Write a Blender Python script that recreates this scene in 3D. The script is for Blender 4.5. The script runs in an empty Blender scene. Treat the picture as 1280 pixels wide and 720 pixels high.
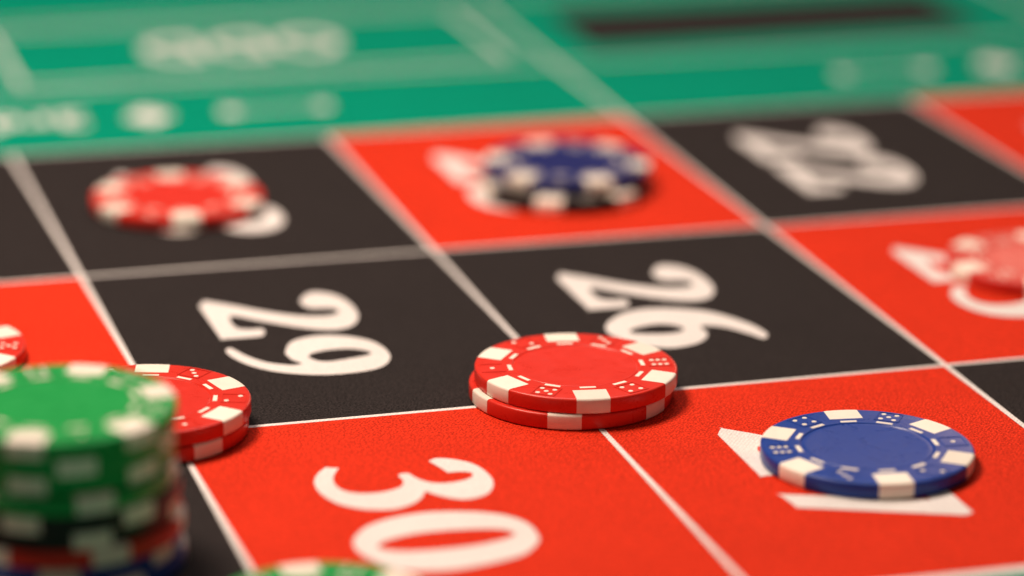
import bpy, bmesh, math, random
from mathutils import Vector, Matrix

random.seed(7)
scene = bpy.context.scene
MM = 0.001
D2R = math.radians

# ------------------------------------------------------------------ camera
cam_data = bpy.data.cameras.new('camera')
cam = bpy.data.objects.new('camera', cam_data)
scene.collection.objects.link(cam)
cam.location = (-107.16 * MM, -759.55 * MM, 211.04 * MM)
cam.rotation_euler = (D2R(72.249), D2R(-0.854), D2R(-16.840))
cam_data.sensor_fit = 'HORIZONTAL'
cam_data.sensor_width = 36.0
cam_data.lens = 114.65
cam_data.clip_start = 0.01
cam_data.clip_end = 50.0
cam_data.dof.use_dof = True
cam_data.dof.focus_distance = 0.614
cam_data.dof.aperture_fstop = 5.5
cam_data.dof.aperture_blades = 0
scene.camera = cam

# ------------------------------------------------------------------ light
world = bpy.data.worlds.new('World')
scene.world = world
world.use_nodes = True
bg = world.node_tree.nodes['Background']
bg.inputs['Color'].default_value = (1.0, 0.84, 0.72, 1)
bg.inputs['Strength'].default_value = 0.08


def area(name, loc, target, size, power, colour):
    d = bpy.data.lights.new(name, 'AREA')
    d.shape = 'DISK'
    d.size = size
    d.energy = power
    d.color = colour
    o = bpy.data.objects.new(name, d)
    scene.collection.objects.link(o)
    o.location = loc
    v = Vector(target) - Vector(loc)
    o.rotation_euler = v.to_track_quat('-Z', 'Y').to_euler()
    return o


area('key_lamp', (-0.12, -0.05, 0.56), (0.04, -0.17, 0), 0.20, 5.2, (1.0, 0.80, 0.64))
area('overhead_fill', (0.45, 0.75, 1.35), (0.08, -0.15, 0), 0.50, 6.2, (1.0, 0.90, 0.90))  # unseen soft overhead light, added to lift the whole table
area('back_lamp', (1.15, 1.50, 0.60), (0.15, -0.15, 0), 0.40, 1.5, (1.0, 0.66, 0.48))
area('front_fill', (-0.7, -1.3, 1.2), (0.05, -0.2, 0), 0.6, 1.0, (1.0, 0.78, 0.62))  # warm fill added from the camera side to brighten the chip rims

vs = scene.view_settings
vs.view_transform = 'Standard'
vs.look = 'None'
vs.exposure = 0.0
vs.gamma = 1.0
vs.use_curve_mapping = False
scene.cycles.use_denoising = True
scene.cycles.max_bounces = 8

COL = scene.collection


# ------------------------------------------------------------------ materials
def node(nt, t, **kw):
    n = nt.nodes.new(t)
    for k, v in kw.items():
        setattr(n, k, v)
    return n


def felt_material(name, rgb, speckle=0.45, sheen=0.25, spec=0.10, sheen_tint=(1, 0.85, 0.75, 1)):
    """woven speed cloth: fine thread grain, twill ribs, slow blotches"""
    m = bpy.data.materials.new(name)
    m.use_nodes = True
    nt = m.node_tree
    b = nt.nodes['Principled BSDF']
    b.inputs['Roughness'].default_value = 0.85
    b.inputs['Specular IOR Level'].default_value = spec
    b.inputs['Sheen Weight'].default_value = sheen
    b.inputs['Sheen Roughness'].default_value = 0.45
    b.inputs['Sheen Tint'].default_value = sheen_tint
    geo = node(nt, 'ShaderNodeNewGeometry')
    mp = node(nt, 'ShaderNodeMapping')
    mp.inputs['Rotation'].default_value = (0, 0, D2R(38))
    nt.links.new(geo.outputs['Position'], mp.inputs['Vector'])
    grain = node(nt, 'ShaderNodeTexNoise')
    grain.inputs['Scale'].default_value = 2400.0
    grain.inputs['Detail'].default_value = 2.0
    grain.inputs['Roughness'].default_value = 0.6
    nt.links.new(geo.outputs['Position'], grain.inputs['Vector'])
    twill = node(nt, 'ShaderNodeTexWave', wave_type='BANDS', bands_direction='X')
    twill.inputs['Scale'].default_value = 480.0
    twill.inputs['Distortion'].default_value = 3.0
    twill.inputs['Detail'].default_value = 2.0
    twill.inputs['Detail Scale'].default_value = 2.0
    nt.links.new(mp.outputs['Vector'], twill.inputs['Vector'])
    blot = node(nt, 'ShaderNodeTexNoise')
    blot.inputs['Scale'].default_value = 55.0
    blot.inputs['Detail'].default_value = 4.0
    nt.links.new(geo.outputs['Position'], blot.inputs['Vector'])
    r1 = node(nt, 'ShaderNodeMapRange')
    r1.inputs['From Min'].default_value = 0.35
    r1.inputs['From Max'].default_value = 0.65
    r1.inputs['To Min'].default_value = max(0.12, 1.0 - speckle)
    r1.inputs['To Max'].default_value = 1.0 + speckle
    nt.links.new(grain.outputs['Fac'], r1.inputs['Value'])
    r2 = node(nt, 'ShaderNodeMapRange')
    r2.inputs['To Min'].default_value = 0.90
    r2.inputs['To Max'].default_value = 1.08
    nt.links.new(twill.outputs['Fac'], r2.inputs['Value'])
    r3 = node(nt, 'ShaderNodeMapRange')
    r3.inputs['To Min'].default_value = 0.90
    r3.inputs['To Max'].default_value = 1.10
    nt.links.new(blot.outputs['Fac'], r3.inputs['Value'])
    m1 = node(nt, 'ShaderNodeMath', operation='MULTIPLY')
    nt.links.new(r1.outputs[0], m1.inputs[0])
    nt.links.new(r2.outputs[0], m1.inputs[1])
    m2 = node(nt, 'ShaderNodeMath', operation='MULTIPLY')
    nt.links.new(m1.outputs[0], m2.inputs[0])
    nt.links.new(r3.outputs[0], m2.inputs[1])
    vm = node(nt, 'ShaderNodeVectorMath', operation='SCALE')
    vm.inputs[0].default_value = rgb
    nt.links.new(m2.outputs[0], vm.inputs['Scale'])
    nt.links.new(vm.outputs[0], b.inputs['Base Color'])
    bump = node(nt, 'ShaderNodeBump')
    bump.inputs['Strength'].default_value = 0.45
    bump.inputs['Distance'].default_value = 0.00012
    nt.links.new(m1.outputs[0], bump.inputs['Height'])
    nt.links.new(bump.outputs[0], b.inputs['Normal'])
    return m


def plastic_material(name, rgb, rough=0.29, wear=0.05):
    """moulded clay-composite chip: faint mottling, scuffs in the gloss"""
    m = bpy.data.materials.new(name)
    m.use_nodes = True
    nt = m.node_tree
    b = nt.nodes['Principled BSDF']
    b.inputs['Specular IOR Level'].default_value = 0.25
    tc = node(nt, 'ShaderNodeNewGeometry')
    n1 = node(nt, 'ShaderNodeTexNoise')
    n1.inputs['Scale'].default_value = 420.0
    n1.inputs['Detail'].default_value = 5.0
    n1.inputs['Roughness'].default_value = 0.65
    nt.links.new(tc.outputs['Position'], n1.inputs['Vector'])
    r = node(nt, 'ShaderNodeMapRange')
    r.inputs['From Min'].default_value = 0.25
    r.inputs['From Max'].default_value = 0.75
    r.inputs['To Min'].default_value = 1 - wear
    r.inputs['To Max'].default_value = 1 + wear
    nt.links.new(n1.outputs['Fac'], r.inputs['Value'])
    vm = node(nt, 'ShaderNodeVectorMath', operation='SCALE')
    vm.inputs[0].default_value = rgb
    # every chip has its own shade and wear
    oi = node(nt, 'ShaderNodeObjectInfo')
    ro = node(nt, 'ShaderNodeMapRange')
    ro.inputs['To Min'].default_value = 0.90
    ro.inputs['To Max'].default_value = 1.08
    nt.links.new(oi.outputs['Random'], ro.inputs['Value'])
    sc_ = node(nt, 'ShaderNodeTexNoise')
    sc_.inputs['Scale'].default_value = 130.0
    sc_.inputs['Detail'].default_value = 9.0
    sc_.inputs['Roughness'].default_value = 0.7
    sc_.inputs['Distortion'].default_value = 1.5
    nt.links.new(tc.outputs['Position'], sc_.inputs['Vector'])
    rs = node(nt, 'ShaderNodeMapRange')
    rs.inputs['From Min'].default_value = 0.30
    rs.inputs['From Max'].default_value = 0.50
    rs.inputs['To Min'].default_value = 0.95
    rs.inputs['To Max'].default_value = 1.0
    nt.links.new(sc_.outputs['Fac'], rs.inputs['Value'])
    mo = node(nt, 'ShaderNodeMath', operation='MULTIPLY')
    nt.links.new(r.outputs[0], mo.inputs[0])
    nt.links.new(ro.outputs[0], mo.inputs[1])
    mq = node(nt, 'ShaderNodeMath', operation='MULTIPLY')
    nt.links.new(mo.outputs[0], mq.inputs[0])
    nt.links.new(rs.outputs[0], mq.inputs[1])
    nt.links.new(mq.outputs[0], vm.inputs['Scale'])
    nt.links.new(vm.outputs[0], b.inputs['Base Color'])
    rr = node(nt, 'ShaderNodeMapRange')
    rr.inputs['From Min'].default_value = 0.3
    rr.inputs['From Max'].default_value = 0.7
    rr.inputs['To Min'].default_value = rough - 0.06
    rr.inputs['To Max'].default_value = rough + 0.10
    nt.links.new(sc_.outputs['Fac'], rr.inputs['Value'])
    nt.links.new(rr.outputs[0], b.inputs['Roughness'])
    n2 = node(nt, 'ShaderNodeTexNoise')
    n2.inputs['Scale'].default_value = 2600.0
    n2.inputs['Detail'].default_value = 3.0
    nt.links.new(tc.outputs['Position'], n2.inputs['Vector'])
    bump = node(nt, 'ShaderNodeBump')
    bump.inputs['Strength'].default_value = 0.2
    bump.inputs['Distance'].default_value = 0.00004
    nt.links.new(n2.outputs['Fac'], bump.inputs['Height'])
    nt.links.new(bump.outputs[0], b.inputs['Normal'])
    return m


M = {
    'felt_green': felt_material('green_felt', (0.000, 0.245, 0.150), 0.35, 0.0, 0.03),
    'felt_red': felt_material('red_felt_print', (0.62, 0.031, 0.010), 0.50, 0.0, 0.06),
    'felt_black': felt_material('black_felt_print', (0.0180, 0.0142, 0.0142), 1.25, 0.03, 0.10),
    'ink': felt_material('white_felt_print', (0.74, 0.70, 0.68), 0.14, 0.02),
    'red': plastic_material('red_chip_plastic', (0.66, 0.030, 0.017)),
    'blue': plastic_material('blue_chip_plastic', (0.013, 0.056, 0.330)),
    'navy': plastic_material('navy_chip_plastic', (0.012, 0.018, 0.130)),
    'green': plastic_material('green_chip_plastic', (0.010, 0.290, 0.062)),
    'black': plastic_material('black_chip_plastic', (0.014, 0.012, 0.012)),
    'cream': plastic_material('cream_chip_plastic', (0.86, 0.79, 0.69), 0.42, 0.04),
}


# ------------------------------------------------------------------ helpers
def link(name, mesh, mat=None, parent=None, loc=(0, 0, 0), rotz=0.0):
    o = bpy.data.objects.new(name, mesh)
    COL.objects.link(o)
    if mat is not None and mesh is not None and not mesh.materials:
        mesh.materials.append(mat)
    if parent is not None:
        o.parent = parent
    o.location = loc
    o.rotation_euler = (0, 0, rotz)
    return o


def rect_mesh(name, x0, x1, y0, y1, z):
    me = bpy.data.meshes.new(name)
    me.from_pydata([(x0 * MM, y0 * MM, z * MM), (x1 * MM, y0 * MM, z * MM),
                    (x1 * MM, y1 * MM, z * MM), (x0 * MM, y1 * MM, z * MM)], [], [(0, 1, 2, 3)])
    return me


def smooth_loop(pts, corners=(), n=5):
    """closed Catmull-Rom through pts; indices in corners stay sharp"""
    P = [Vector(p) for p in pts]
    k = len(P)
    out = []
    for i in range(k):
        p1, p2 = P[i], P[(i + 1) % k]
        p0 = P[i - 1] if i not in corners else p1 - (p2 - p1) * 0.5
        j = (i + 1) % k
        p3 = P[(i + 2) % k] if j not in corners else p2 + (p2 - p1) * 0.5
        for s in range(n):
            t = s / n
            a = 2 * p1
            b_ = (p2 - p0) * t
            c = (2 * p0 - 5 * p1 + 4 * p2 - p3) * t * t
            d = (-p0 + 3 * p1 - 3 * p2 + p3) * t * t * t
            out.append((a + b_ + c + d) * 0.5)
    return out


def filled_mesh(name, loops, z):
    """flat mesh from closed outlines (holes allowed), coordinates in mm"""
    cu = bpy.data.curves.new(name, 'CURVE')
    cu.dimensions = '2D'
    cu.fill_mode = 'BOTH'
    for lp in loops:
        sp = cu.splines.new('POLY')
        sp.points.add(len(lp) - 1)
        for q, v in zip(sp.points, lp):
            q.co = (v[0] * MM, v[1] * MM, 0, 1)
        sp.use_cyclic_u = True
    tmp = bpy.data.objects.new(name, cu)
    COL.objects.link(tmp)
    dg = bpy.context.evaluated_depsgraph_get()
    me = bpy.data.meshes.new_from_object(tmp.evaluated_get(dg))
    bpy.data.objects.remove(tmp)
    bpy.data.curves.remove(cu)
    flip_up(me, z)
    me.name = name
    return me


def flip_up(me, z):
    bm = bmesh.new()
    bm.from_mesh(me)
    for v in bm.verts:
        v.co.z = z * MM
    bm.normal_update()
    for f in bm.faces:
        if f.normal.z < 0:
            f.normal_flip()
    bm.to_mesh(me)
    bm.free()
    me.materials.clear()


def text_mesh(name, text, height, weight, z, spacing=1.0):
    cu = bpy.data.curves.new(name, 'FONT')
    cu.body = text
    cu.size = height / 0.73 * MM
    cu.offset = weight * MM
    cu.space_character = spacing
    cu.align_x = 'CENTER'
    cu.align_y = 'CENTER'
    tmp = bpy.data.objects.new(name, cu)
    COL.objects.link(tmp)
    dg = bpy.context.evaluated_depsgraph_get()
    me = bpy.data.meshes.new_from_object(tmp.evaluated_get(dg))
    bpy.data.objects.remove(tmp)
    bpy.data.curves.remove(cu)
    flip_up(me, z)
    return me


# ------------------------------------------------------------------ the table cloth
CW, CD = 77.914, 99.433          # one betting square, mm
LW = 1.15                        # printed line width, mm
bm = bmesh.new()
bmesh.ops.create_grid(bm, x_segments=2, y_segments=2, size=1.0)
for v in bm.verts:
    v.co.x = v.co.x * 0.75 + 0.05
    v.co.y = v.co.y * 0.60 - 0.10
me = bpy.data.meshes.new('table_felt')
bm.to_mesh(me)
bm.free()
felt = link('table_felt', me, M['felt_green'])
felt['kind'] = 'structure'
felt['label'] = 'green felt cloth of the roulette table printed with the betting layout'

# --- numerals: outlines in a 26 x 32 box, x = reading direction, y = up
S1, S2 = (22.0, 19.0), (50.0, 19.0)      # where the first and second digit start in a square


def rel(pts, o):
    return [(a - o[0], b - o[1]) for a, b in pts]


DIG = {
    '2': [(rel([(26.0, 19.2), (22.9, 20.9), (21.9, 22.1), (26.3, 27.1), (31.2, 32.0), (35.3, 37.0), (37.2, 40.5),
                (38.0, 43.5), (37.6, 45.6), (36.3, 46.6), (35.0, 46.1), (34.6, 44.6), (34.2, 42.6), (33.3, 41.2), (30.4, 40.2),
                (26.9, 40.6), (22.8, 43.3), (22.0, 45.9), (24.8, 49.6), (30.4, 51.6), (37.5, 51.9), (43.0, 50.7),
                (47.2, 48.2), (48.9, 44.6), (48.2, 40.9), (45.6, 36.6), (41.3, 31.7), (38.2, 28.5), (34.7, 25.4),
                (39.0, 25.2), (41.8, 25.6), (42.7, 27.5), (43.0, 30.0), (45.3, 30.6), (48.4, 29.6), (49.4, 27.4),
                (49.2, 19.4), (46.1, 19.2)], S1), (0, 2, 28, 36))],
    '9': [(rel([(59.2, 30.1), (53.7, 32.3), (51.0, 35.7), (50.3, 40.5), (52.2, 45.5), (55.9, 49.3), (60.9, 51.1),
                (66.9, 51.1), (71.7, 49.0), (74.3, 45.7), (75.4, 40.8), (75.2, 35.1), (73.4, 29.9), (70.2, 25.1),
                (65.8, 21.6), (61.2, 19.6), (56.8, 18.7), (54.0, 19.4), (53.6, 21.2), (55.3, 22.0), (59.9, 23.7),
                (64.2, 26.5), (66.4, 29.8), (66.8, 31.8), (64.5, 30.4), (61.5, 30.0)], S2), (23,)),
          (rel([(62.7, 34.6), (60.8, 36.4), (59.9, 40.1), (60.3, 43.9), (62.2, 46.5), (64.2, 47.3), (65.5, 45.6),
                (66.4, 42.0), (67.1, 38.0), (66.3, 35.9), (64.5, 34.8)], S2), ())],
    '3': [(rel([(24.1, 23.2), (25.2, 25.7), (28.2, 24.1), (31.1, 23.2), (34.6, 23.2), (37.2, 24.6), (38.5, 27.2),
                (38.5, 30.5), (37.3, 33.4), (35.6, 34.6), (33.6, 35.0), (31.7, 34.8), (30.7, 35.5), (30.9, 37.1),
                (33.3, 37.8), (35.8, 39.3), (37.1, 41.5), (36.9, 44.6), (35.9, 46.9), (34.4, 47.9), (33.3, 47.7),
                (32.6, 46.2), (32.5, 43.8), (30.6, 43.4), (25.9, 42.0), (24.7, 43.9), (26.2, 47.2), (29.8, 50.0),
                (35.2, 51.0), (39.7, 50.5), (43.8, 48.5), (45.7, 45.7), (45.8, 42.8), (43.8, 40.0), (40.4, 37.5),
                (42.6, 36.6), (45.1, 34.6), (47.1, 31.1), (47.1, 27.9), (45.6, 24.3), (42.3, 21.1), (37.1, 19.3),
                (31.6, 19.3), (27.4, 20.8)], S1), (0, 1, 22, 24, 34))],
    '0': [(rel([(60.6, 18.9), (56.8, 20.5), (53.0, 23.8), (50.5, 29.1), (49.7, 34.7), (50.6, 40.3), (52.6, 45.5),
                (55.8, 49.3), (60.2, 51.2), (66.2, 51.0), (69.5, 49.4), (72.9, 46.3), (74.8, 41.8), (76.1, 36.2),
                (76.4, 30.9), (75.2, 26.0), (72.9, 22.5), (68.7, 20.1), (64.2, 18.8)], S2), ()),
          (rel([(62.8, 23.0), (61.1, 24.5), (59.7, 27.8), (58.9, 32.2), (59.1, 37.5), (59.9, 42.7), (61.1, 45.9),
                (63.2, 47.3), (64.5, 46.3), (65.7, 43.8), (66.8, 38.9), (67.0, 33.5), (66.6, 28.4), (65.6, 25.1),
                (64.3, 23.3)], S2), ())],
    '6': [(rel([(60.2, 19.0), (56.1, 21.3), (51.8, 25.8), (50.0, 30.9), (50.6, 35.9), (52.8, 41.0), (56.3, 45.3),
                (63.1, 49.2), (68.3, 50.9), (72.8, 51.2), (75.4, 49.6), (75.3, 48.0), (71.8, 46.3), (67.1, 43.5),
                (65.1, 40.8), (64.8, 39.4), (68.6, 39.6), (71.8, 38.3), (74.8, 35.4), (76.4, 31.5), (76.6, 28.1),
                (75.0, 25.0), (71.6, 21.6), (66.9, 19.2), (64.0, 18.5)], S2), (15,)),
          (rel([(64.0, 23.6), (62.2, 25.2), (60.7, 29.6), (61.3, 32.9), (63.4, 34.9), (65.4, 35.2), (67.0, 33.5),
                (67.4, 30.4), (66.6, 26.9), (65.5, 24.1)], S2), ())],
    '7': [([(7.0, 0.7), (14.6, 1.6), (25.6, 29.2), (24.6, 31.4), (2.5, 31.6), (0.8, 30.2), (0.4, 24.4), (2.6, 24.0),
            (4.2, 26.0), (16.6, 26.2)], (0, 1, 2, 3, 4, 6, 9))],
    '5': [([(1.8, 4.4), (7.0, 0.8), (14.0, 0.2), (21.0, 2.8), (25.0, 8.6), (24.6, 14.8), (20.0, 19.0), (13.5, 20.2),
            (9.4, 19.8), (10.2, 25.6), (23.0, 25.8), (24.6, 31.6), (6.0, 31.8), (3.4, 15.0), (10.0, 16.0), (14.6, 14.4),
            (16.4, 10.4), (15.0, 6.2), (11.0, 4.2), (7.0, 4.8), (3.0, 7.4)], (9, 10, 11, 12, 13))],
    '8': [([(12.0, 0.0), (18.6, 1.4), (24.0, 6.2), (23.2, 11.6), (18.6, 15.6), (24.4, 19.4), (26.6, 25.0), (23.6, 30.6),
            (15.4, 33.2), (7.0, 31.4), (2.8, 26.4), (3.4, 21.0), (7.2, 16.8), (1.8, 12.4), (0.6, 7.0), (4.8, 1.8)], ()),
          ([(12.0, 4.2), (8.4, 5.8), (8.2, 9.6), (11.8, 13.0), (15.4, 10.4), (15.6, 6.2)], ()),
          ([(13.6, 20.4), (10.0, 23.4), (10.6, 27.4), (14.2, 29.0), (18.0, 27.2), (18.0, 23.6)], ())],
    '1': [([(9.0, 0.4), (17.0, 0.4), (17.0, 31.6), (12.6, 31.6), (4.4, 27.0), (4.8, 24.2), (9.0, 25.6)],
           (0, 1, 2, 3, 4, 5, 6))],
    '4': [([(14.0, 0.4), (20.6, 0.4), (20.6, 7.4), (25.4, 7.4), (25.4, 12.0), (20.6, 12.0), (20.6, 31.6), (15.0, 31.6),
            (0.4, 11.6), (0.4, 7.4), (14.0, 7.4)], tuple(range(11))),
          ([(14.0, 12.0), (14.0, 22.4), (6.4, 12.0)], (0, 1, 2))],
}


def to_table(pts, start):
    # reading direction runs toward the camera (-y), up runs along +x
    return [((start[1] + b), -(start[0] + a)) for a, b in pts]


INSET = {k: (0.35, 0.0) for k in '14578'}
INSET.update({'3': (0.15, 0), '0': (0.35, 0.05), '2': (0.9, 0), '9': (0.7, 0.1), '6': (0.75, 0.15)})
digit_cache = {}


def inset(lp, d):
    """pull an outline inward (a hole outward) by d"""
    k = len(lp)
    ar = sum(lp[i][0] * lp[(i + 1) % k][1] - lp[(i + 1) % k][0] * lp[i][1] for i in range(k))
    sg = 1 if ar > 0 else -1
    out = []
    for i in range(k):
        t = lp[(i + 1) % k] - lp[i - 1]
        n = Vector((-t[1], t[0]))
        n = n.normalized() * sg if n.length > 1e-9 else Vector((0, 0))
        out.append(lp[i] + n * d)
    return out


def digit_mesh(d):
    if d not in digit_cache:
        loops = []
        for q, (pts, corners) in enumerate(DIG[d]):
            lp = inset(smooth_loop(pts, corners), INSET[d][0 if q == 0 else 1])
            loops.append([(v[1], -v[0]) for v in lp])
        digit_cache[d] = filled_mesh('digit_' + d, loops, 0.0)
    return digit_cache[d]


REDS = {1, 3, 5, 7, 9, 12, 14, 16, 18, 19, 21, 23, 25, 27, 30, 32, 34, 36}
sq_cache = {}
for ci, first in enumerate((34, 31, 28, 25, 22, 19, 16)):
    i = ci - 2
    for j in range(3):
        num = first + j
        red = num in REDS
        key = 'red' if red else 'black'
        if key not in sq_cache:
            h = LW / 2
            sq_cache[key] = rect_mesh(key + '_square', h, CW - h, -(CD - h), -h, 0.0)
        sq = link('betting_square', sq_cache[key], M['felt_' + key], felt, (i * CW * MM, -j * CD * MM, 0.05 * MM))
        sq['label'] = '%s betting square printed with the number %d' % (key, num)
        for d, st in zip(str(num), (S1, S2)):
            link('numeral', digit_mesh(d), M['ink'], sq, (st[1] * MM, -st[0] * MM, 0.05 * MM))

# --- printed lines
X0, X1 = -2 * CW, 5 * CW
ROW_OUT, ROW_TOP = 58.0, 137.0
for y in (0.0, -CD, -2 * CD, -3 * CD, ROW_OUT, ROW_TOP):
    link('printed_line', rect_mesh('line', X0, X1, -LW / 2 - (1.5 if y == -3 * CD else 0), LW / 2, 0), M['ink'], felt, (0, y * MM, 0.07 * MM))
for i in range(-2, 6):
    top = 0.0 if (i % 2 or i in (-2,)) else ROW_TOP
    if i in (0, 4):
        # outside-bet boundary only, the dozen boundary sits every four squares
        link('printed_line', rect_mesh('line', -LW / 2, LW / 2, ROW_OUT, ROW_TOP, 0), M['ink'], felt, (i * CW * MM, 0, 0.09 * MM))
        top = 0.0
    link('printed_line', rect_mesh('line', -LW / 2, LW / 2, -3 * CD, top, 0), M['ink'], felt, (i * CW * MM, 0, 0.09 * MM))


def frame_mesh(x0, x1, y0, y1, w):
    v = [(x0, y0), (x1, y0), (x1, y1), (x0, y1), (x0 + w, y0 + w), (x1 - w, y0 + w), (x1 - w, y1 - w), (x0 + w, y1 - w)]
    me = bpy.data.meshes.new('frame')
    me.from_pydata([(a * MM, b * MM, 0) for a, b in v], [],
                   [(0, 1, 5, 4), (1, 2, 6, 5), (2, 3, 7, 6), (3, 0, 4, 7)])
    return me


# ODD box, the lettering faces the far side of the table
odd = link('outside_bet_box', frame_mesh(12, 146, 67, 128, 1.6), M['ink'], felt, (0, 0, 0.05 * MM))
odd['label'] = 'green outside bet box lettered ODD, facing away'
link('lettering', text_mesh('odd_text', 'ODD', 22, 1.2, 0, 1.12), M['ink'], odd, (78 * MM, 98.5 * MM, 0.05 * MM), math.pi).scale = (0.76, 1, 1)
# black bet box
blk = link('outside_bet_box', rect_mesh('black_box', 172, 289, 74, 118, 0), M['felt_black'], felt, (0, 0, 0.05 * MM))
blk['label'] = 'black rectangle of the outside bet on black'

# dozens, with a printed flourish at either end of the words
for cx, word in ((0.0, '3rd 12'), (4 * CW, '2nd 12')):
    link('lettering', text_mesh('dozen_text', word, 13, 0.6, 0), M['ink'], felt, (cx * MM, 31 * MM, 0.05 * MM), math.pi)
    for s in (-1, 1):
        loops = [[(-6.6, 0), (0, 8.2), (6.6, 0), (0, -8.2)]]
        fl = link('flourish', filled_mesh('flourish', loops, 0), M['ink'], felt, ((cx + s * 39) * MM, 29 * MM, 0.05 * MM))
        link('flourish_dot', filled_mesh('flourish_dot', [[(3.0 * math.cos(a * math.pi / 8), 3.6 * math.sin(a * math.pi / 8)) for a in range(16)]], 0),
             M['ink'], fl, (s * 21 * MM, 0, 0))
        link('flourish_dot', filled_mesh('flourish_dot', [[(2.6 * math.cos(a * math.pi / 8), 3.2 * math.sin(a * math.pi / 8)) for a in range(16)]], 0),
             M['ink'], fl, (s * 45 * MM, 0, 0))
        link('flourish_stroke', rect_mesh('stroke', -9.0, 9.0, -0.7, 0.7, 0), M['ink'], fl, (s * 33 * MM, 0, 0))

# ------------------------------------------------------------------ poker chips
R, T = 19.5, 3.0


def lathe(profile, seg=128):
    bm = bmesh.new()
    rings = []
    for r, z in profile:
        if r < 1e-6:
            rings.append([bm.verts.new((0, 0, z * MM))])
        else:
            rings.append([bm.verts.new((r * math.cos(2 * math.pi * k / seg) * MM, r * math.sin(2 * math.pi * k / seg) * MM, z * MM)) for k in range(seg)])
    for a, b in zip(rings, rings[1:]):
        for k in range(seg):
            k2 = (k + 1) % seg
            if len(a) == 1:
                f = bm.faces.new((a[0], b[k], b[k2]))
            elif len(b) == 1:
                f = bm.faces.new((a[k], b[0], a[k2]))
            else:
                f = bm.faces.new((a[k], b[k], b[k2], a[k2]))
            f.smooth = True
    bmesh.ops.recalc_face_normals(bm, faces=bm.faces)
    me = bpy.data.meshes.new('chip_body')
    bm.to_mesh(me)
    bm.free()
    return me


def chip_profile():
    top = [(0, T - 0.30), (4.0, T - 0.285), (8.0, T - 0.23), (11.0, T - 0.14), (11.75, T - 0.11), (11.85, T - 0.13), (11.95, T - 0.30), (12.1, T - 0.30),
           (12.2, T - 0.04), (12.3, T), (12.5, T), (18.9, T), (19.1, T - 0.02), (19.32, T - 0.10), (19.45, T - 0.24), (19.5, T - 0.42)]
    bot = [(r, T - z) for r, z in reversed(top)]
    return top + bot


body_base = lathe(chip_profile())


def insert_mesh():
    """cream edge spot: straight-sided, wraps from the top face over the rim to the bottom face"""
    e = 0.035
    prof = [(14.3, T + e - 0.10), (14.32, T + e), (18.9, T + e), (19.12, T + e - 0.02), (19.34, T + e - 0.11), (19.47, T - 0.24), (19.5 + e, T - 0.42)]
    prof = prof + [(r, T - z) for r, z in reversed(prof)]
    n = 8
    hw = 3.2
    bm = bmesh.new()
    cols = []
    for i in range(n + 1):
        u = -hw + 2 * hw * i / n
        col = []
        for r, z in prof:
            if r < 15:
                x = r                      # straight inner edge
            else:
                x = math.sqrt(r * r - u * u)
            col.append(bm.verts.new((x * MM, u * MM, z * MM)))
        cols.append(col)
    for a, b in zip(cols, cols[1:]):
        for k in range(len(prof) - 1):
            f = bm.faces.new((a[k], a[k + 1], b[k + 1], b[k]))
            f.smooth = True
    bm.faces.new(cols[0])
    bm.faces.new(list(reversed(cols[-1])))
    bmesh.ops.recalc_face_normals(bm, faces=bm.faces)
    me = bpy.data.meshes.new('edge_spot')
    bm.to_mesh(me)
    bm.free()
    try:
        me.set_sharp_from_angle(angle=D2R(40))
    except Exception:
        pass
    return me


def box_bm(bm, x0, x1, y0, y1, z0, z1):
    v = [bm.verts.new((x * MM, y * MM, z * MM)) for z in (z0, z1) for x, y in ((x0, y0), (x1, y0), (x1, y1), (x0, y1))]
    for q in ((3, 2, 1, 0), (4, 5, 6, 7), (0, 1, 5, 4), (1, 2, 6, 5), (2, 3, 7, 6), (3, 0, 4, 7)):
        bm.faces.new([v[i] for i in q])


def dash_mesh():
    bm = bmesh.new()
    box_bm(bm, 12.45, 13.25, -1.55, 1.55, T - 0.05, T + 0.03)
    me = bpy.data.meshes.new('dash')
    bm.to_mesh(me)
    bm.free()
    return me


PIPS = {1: [(0, 0)], 2: [(-1, -1), (1, 1)], 3: [(-1, -1), (0, 0), (1, 1)], 4: [(-1, -1), (-1, 1), (1, -1), (1, 1)],
        5: [(-1, -1), (-1, 1), (1, -1), (1, 1), (0, 0)], 6: [(-1, -1), (0, -1), (1, -1), (-1, 1), (0, 1), (1, 1)]}


def pip_mesh(n):
    bm = bmesh.new()
    for a, b in PIPS[n]:
        cx, cy = 16.25 + a * 1.25, b * 1.25
        seg = 10
        lo = [bm.verts.new(((cx + 0.52 * math.cos(2 * math.pi * k / seg)) * MM, (cy + 0.52 * math.sin(2 * math.pi * k / seg)) * MM, (T - 0.05) * MM)) for k in range(seg)]
        hi = [bm.verts.new(((cx + 0.46 * math.cos(2 * math.pi * k / seg)) * MM, (cy + 0.46 * math.sin(2 * math.pi * k / seg)) * MM, (T + 0.05) * MM)) for k in range(seg)]
        for k in range(seg):
            bm.faces.new((lo[k], lo[(k + 1) % seg], hi[(k + 1) % seg], hi[k]))
        bm.faces.new(hi)
    me = bpy.data.meshes.new('die_pips_%d' % n)
    bm.to_mesh(me)
    bm.free()
    return me


def die_frame_mesh():
    bm = bmesh.new()
    c, h, w = 16.25, 2.35, 0.28
    for x0, x1, y0, y1 in ((c - h, c + h, -h, -h + w), (c - h, c + h, h - w, h), (c - h, c - h + w, -h + w, h - w), (c + h - w, c + h, -h + w, h - w)):
        box_bm(bm, x0, x1, y0, y1, T - 0.05, T + 0.09)
    me = bpy.data.meshes.new('die_outline')
    bm.to_mesh(me)
    bm.free()
    return me


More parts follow.
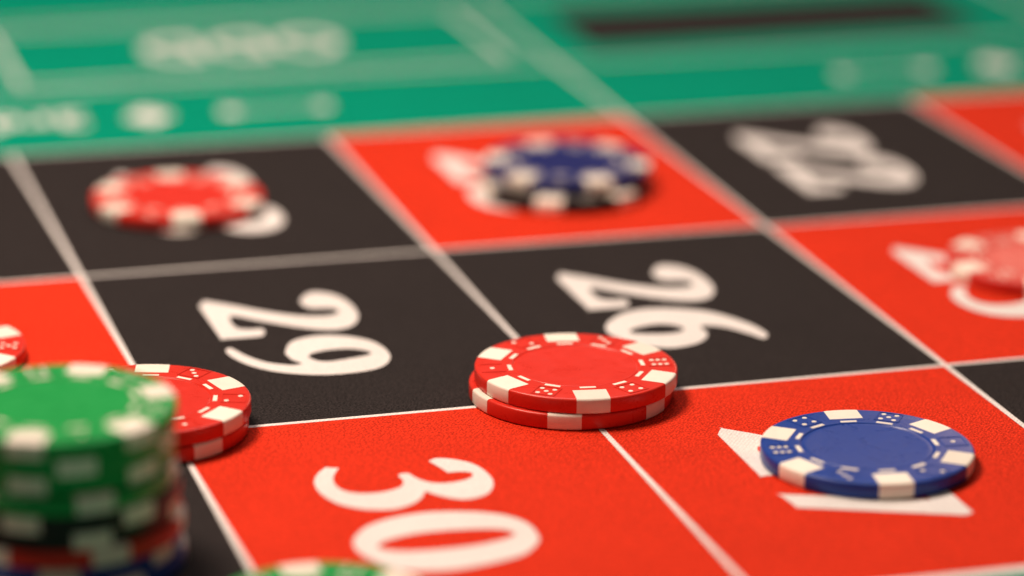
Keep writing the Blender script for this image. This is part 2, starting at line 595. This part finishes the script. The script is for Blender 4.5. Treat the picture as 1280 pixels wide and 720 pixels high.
INSERT, DASH, FRAME0 = insert_mesh(), dash_mesh(), die_frame_mesh()
PIPM = {n: pip_mesh(n) for n in range(1, 7)}
for m_ in [INSERT, DASH] + list(PIPM.values()):
    m_.materials.append(M['cream'])
BODY, FRAME = {}, {}
for c in ('red', 'blue', 'navy', 'green', 'black'):
    BODY[c] = body_base.copy()
    BODY[c].materials.append(M[c])
    FRAME[c] = FRAME0.copy()
    FRAME[c].materials.append(M[c])
ORDER = (1, 5, 4, 6, 3, 2)


def chip(colour, x, y, level, ang, label, group=None, die0=0, mirror=False, tilt=(0, 0)):
    """ang = direction of one edge spot; die0 = which die face follows it"""
    root = bpy.data.objects.new('poker_chip', None)
    COL.objects.link(root)
    root.empty_display_size = 0.01
    root.location = (x * MM, y * MM, (0.16 + level * (T + 0.075)) * MM)
    root.rotation_euler = (D2R(tilt[0]), D2R(tilt[1]), D2R(ang))
    root['label'] = label
    root['category'] = 'poker chip'
    if group:
        root['group'] = group
    link('body', BODY[colour], None, root)
    for k in range(6):
        link('edge_spot', INSERT, None, root, rotz=D2R(60 * k))
        n = ORDER[((-k if mirror else k) + die0) % 6]
        d = link('die_mark', PIPM[n], None, root, rotz=D2R(60 * k + 30))
        link('die_outline', FRAME[colour], None, d)
    for k in range(12):
        link('dash', DASH, None, root, rotz=D2R(30 * k))
    return root


# pair in the middle, straddling the squares 29, 26, 30 and 27
g = 'two red chips where four squares meet'
chip('red', 77.9, -197.6, 0, 9, 'lower red chip of the pair where squares 29, 26, 30 and 27 meet', g, 2)
chip('red', 79.0, -197.5, 1, 22, 'upper red chip of the pair where squares 29, 26, 30 and 27 meet', g, 4)
# blue chip
chip('blue', 119.6, -245.0, 0, 23 - 60, 'single blue chip lying on the red number 27', None, 0)
# pair behind the green stack
g = 'two red chips behind the tall stack'
chip('red', -4.8, -195.8, 0, 57, 'lower red chip of the pair just behind the tall green-topped stack', g, 1, True)
chip('red', -4.2, -195.4, 1, 15, 'upper red chip of the pair just behind the tall green-topped stack', g, 4, True)
# chip on 32
chip('red', -38.7, -146.2, 0, 16, 'red chip cut by the left edge of the photo, on the red square', None, 2)
# chip on 28
chip('red', 30.1, -53.1, 0, 25, 'blurred red chip covering the number 28 on a far black square', None, 1)
# pair on 25
g = 'navy and black chip on square 25'
chip('black', 119.8, -61.8, 0, 2, 'black chip under the navy blue one on the number 25', g, 3)
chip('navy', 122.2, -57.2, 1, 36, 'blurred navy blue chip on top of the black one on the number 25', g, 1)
# chip on 23
chip('red', 200.6, -146.2, 0, 8, 'red chip cut by the right edge of the photo, covering the number 23', None, 4)
# green chip at the bottom edge
chip('green', 6.6, -292.0, 0, 31, 'blurred green chip cut by the bottom edge, beside the number 30', None, 2)
# tall stack
g = 'chips of the tall stack at the left'
names = [('blue', 'bottom'), ('blue', 'second from the bottom, blue,'), ('red', ''), ('black', 'lower'), ('black', 'upper'),
         ('green', 'fourth'), ('green', 'third'), ('green', 'second'), ('green', 'top')]
offs = [(0.9, -1.2, 50), (0.3, -0.6, 18), (0.7, -1.6, 42), (-0.2, -1.0, 36), (0.2, -1.4, 0), (-0.6, -1.4, 39), (-0.3, 0.2, 6), (-0.3, 0.0, 30), (0, 0, 4)]
labs = ['bottom blue chip of the tall stack at the left edge', 'second chip from the bottom of the tall stack, blue, under the red one',
        'only red chip in the tall stack at the left edge', 'lower of the two black chips in the tall stack', 'upper of the two black chips in the tall stack, under the green ones',
        'lowest green chip in the tall stack, on the black chips', 'third green chip from the top of the tall stack',
        'second green chip from the top of the tall stack', 'top green chip of the tall stack at the left edge, face up']
for lv, ((c, _), (dx, dy, a), lb) in enumerate(zip(names, offs, labs)):
    chip(c, -29.3 + dx, -253.1 + dy, lv, a, lb, g, lv)
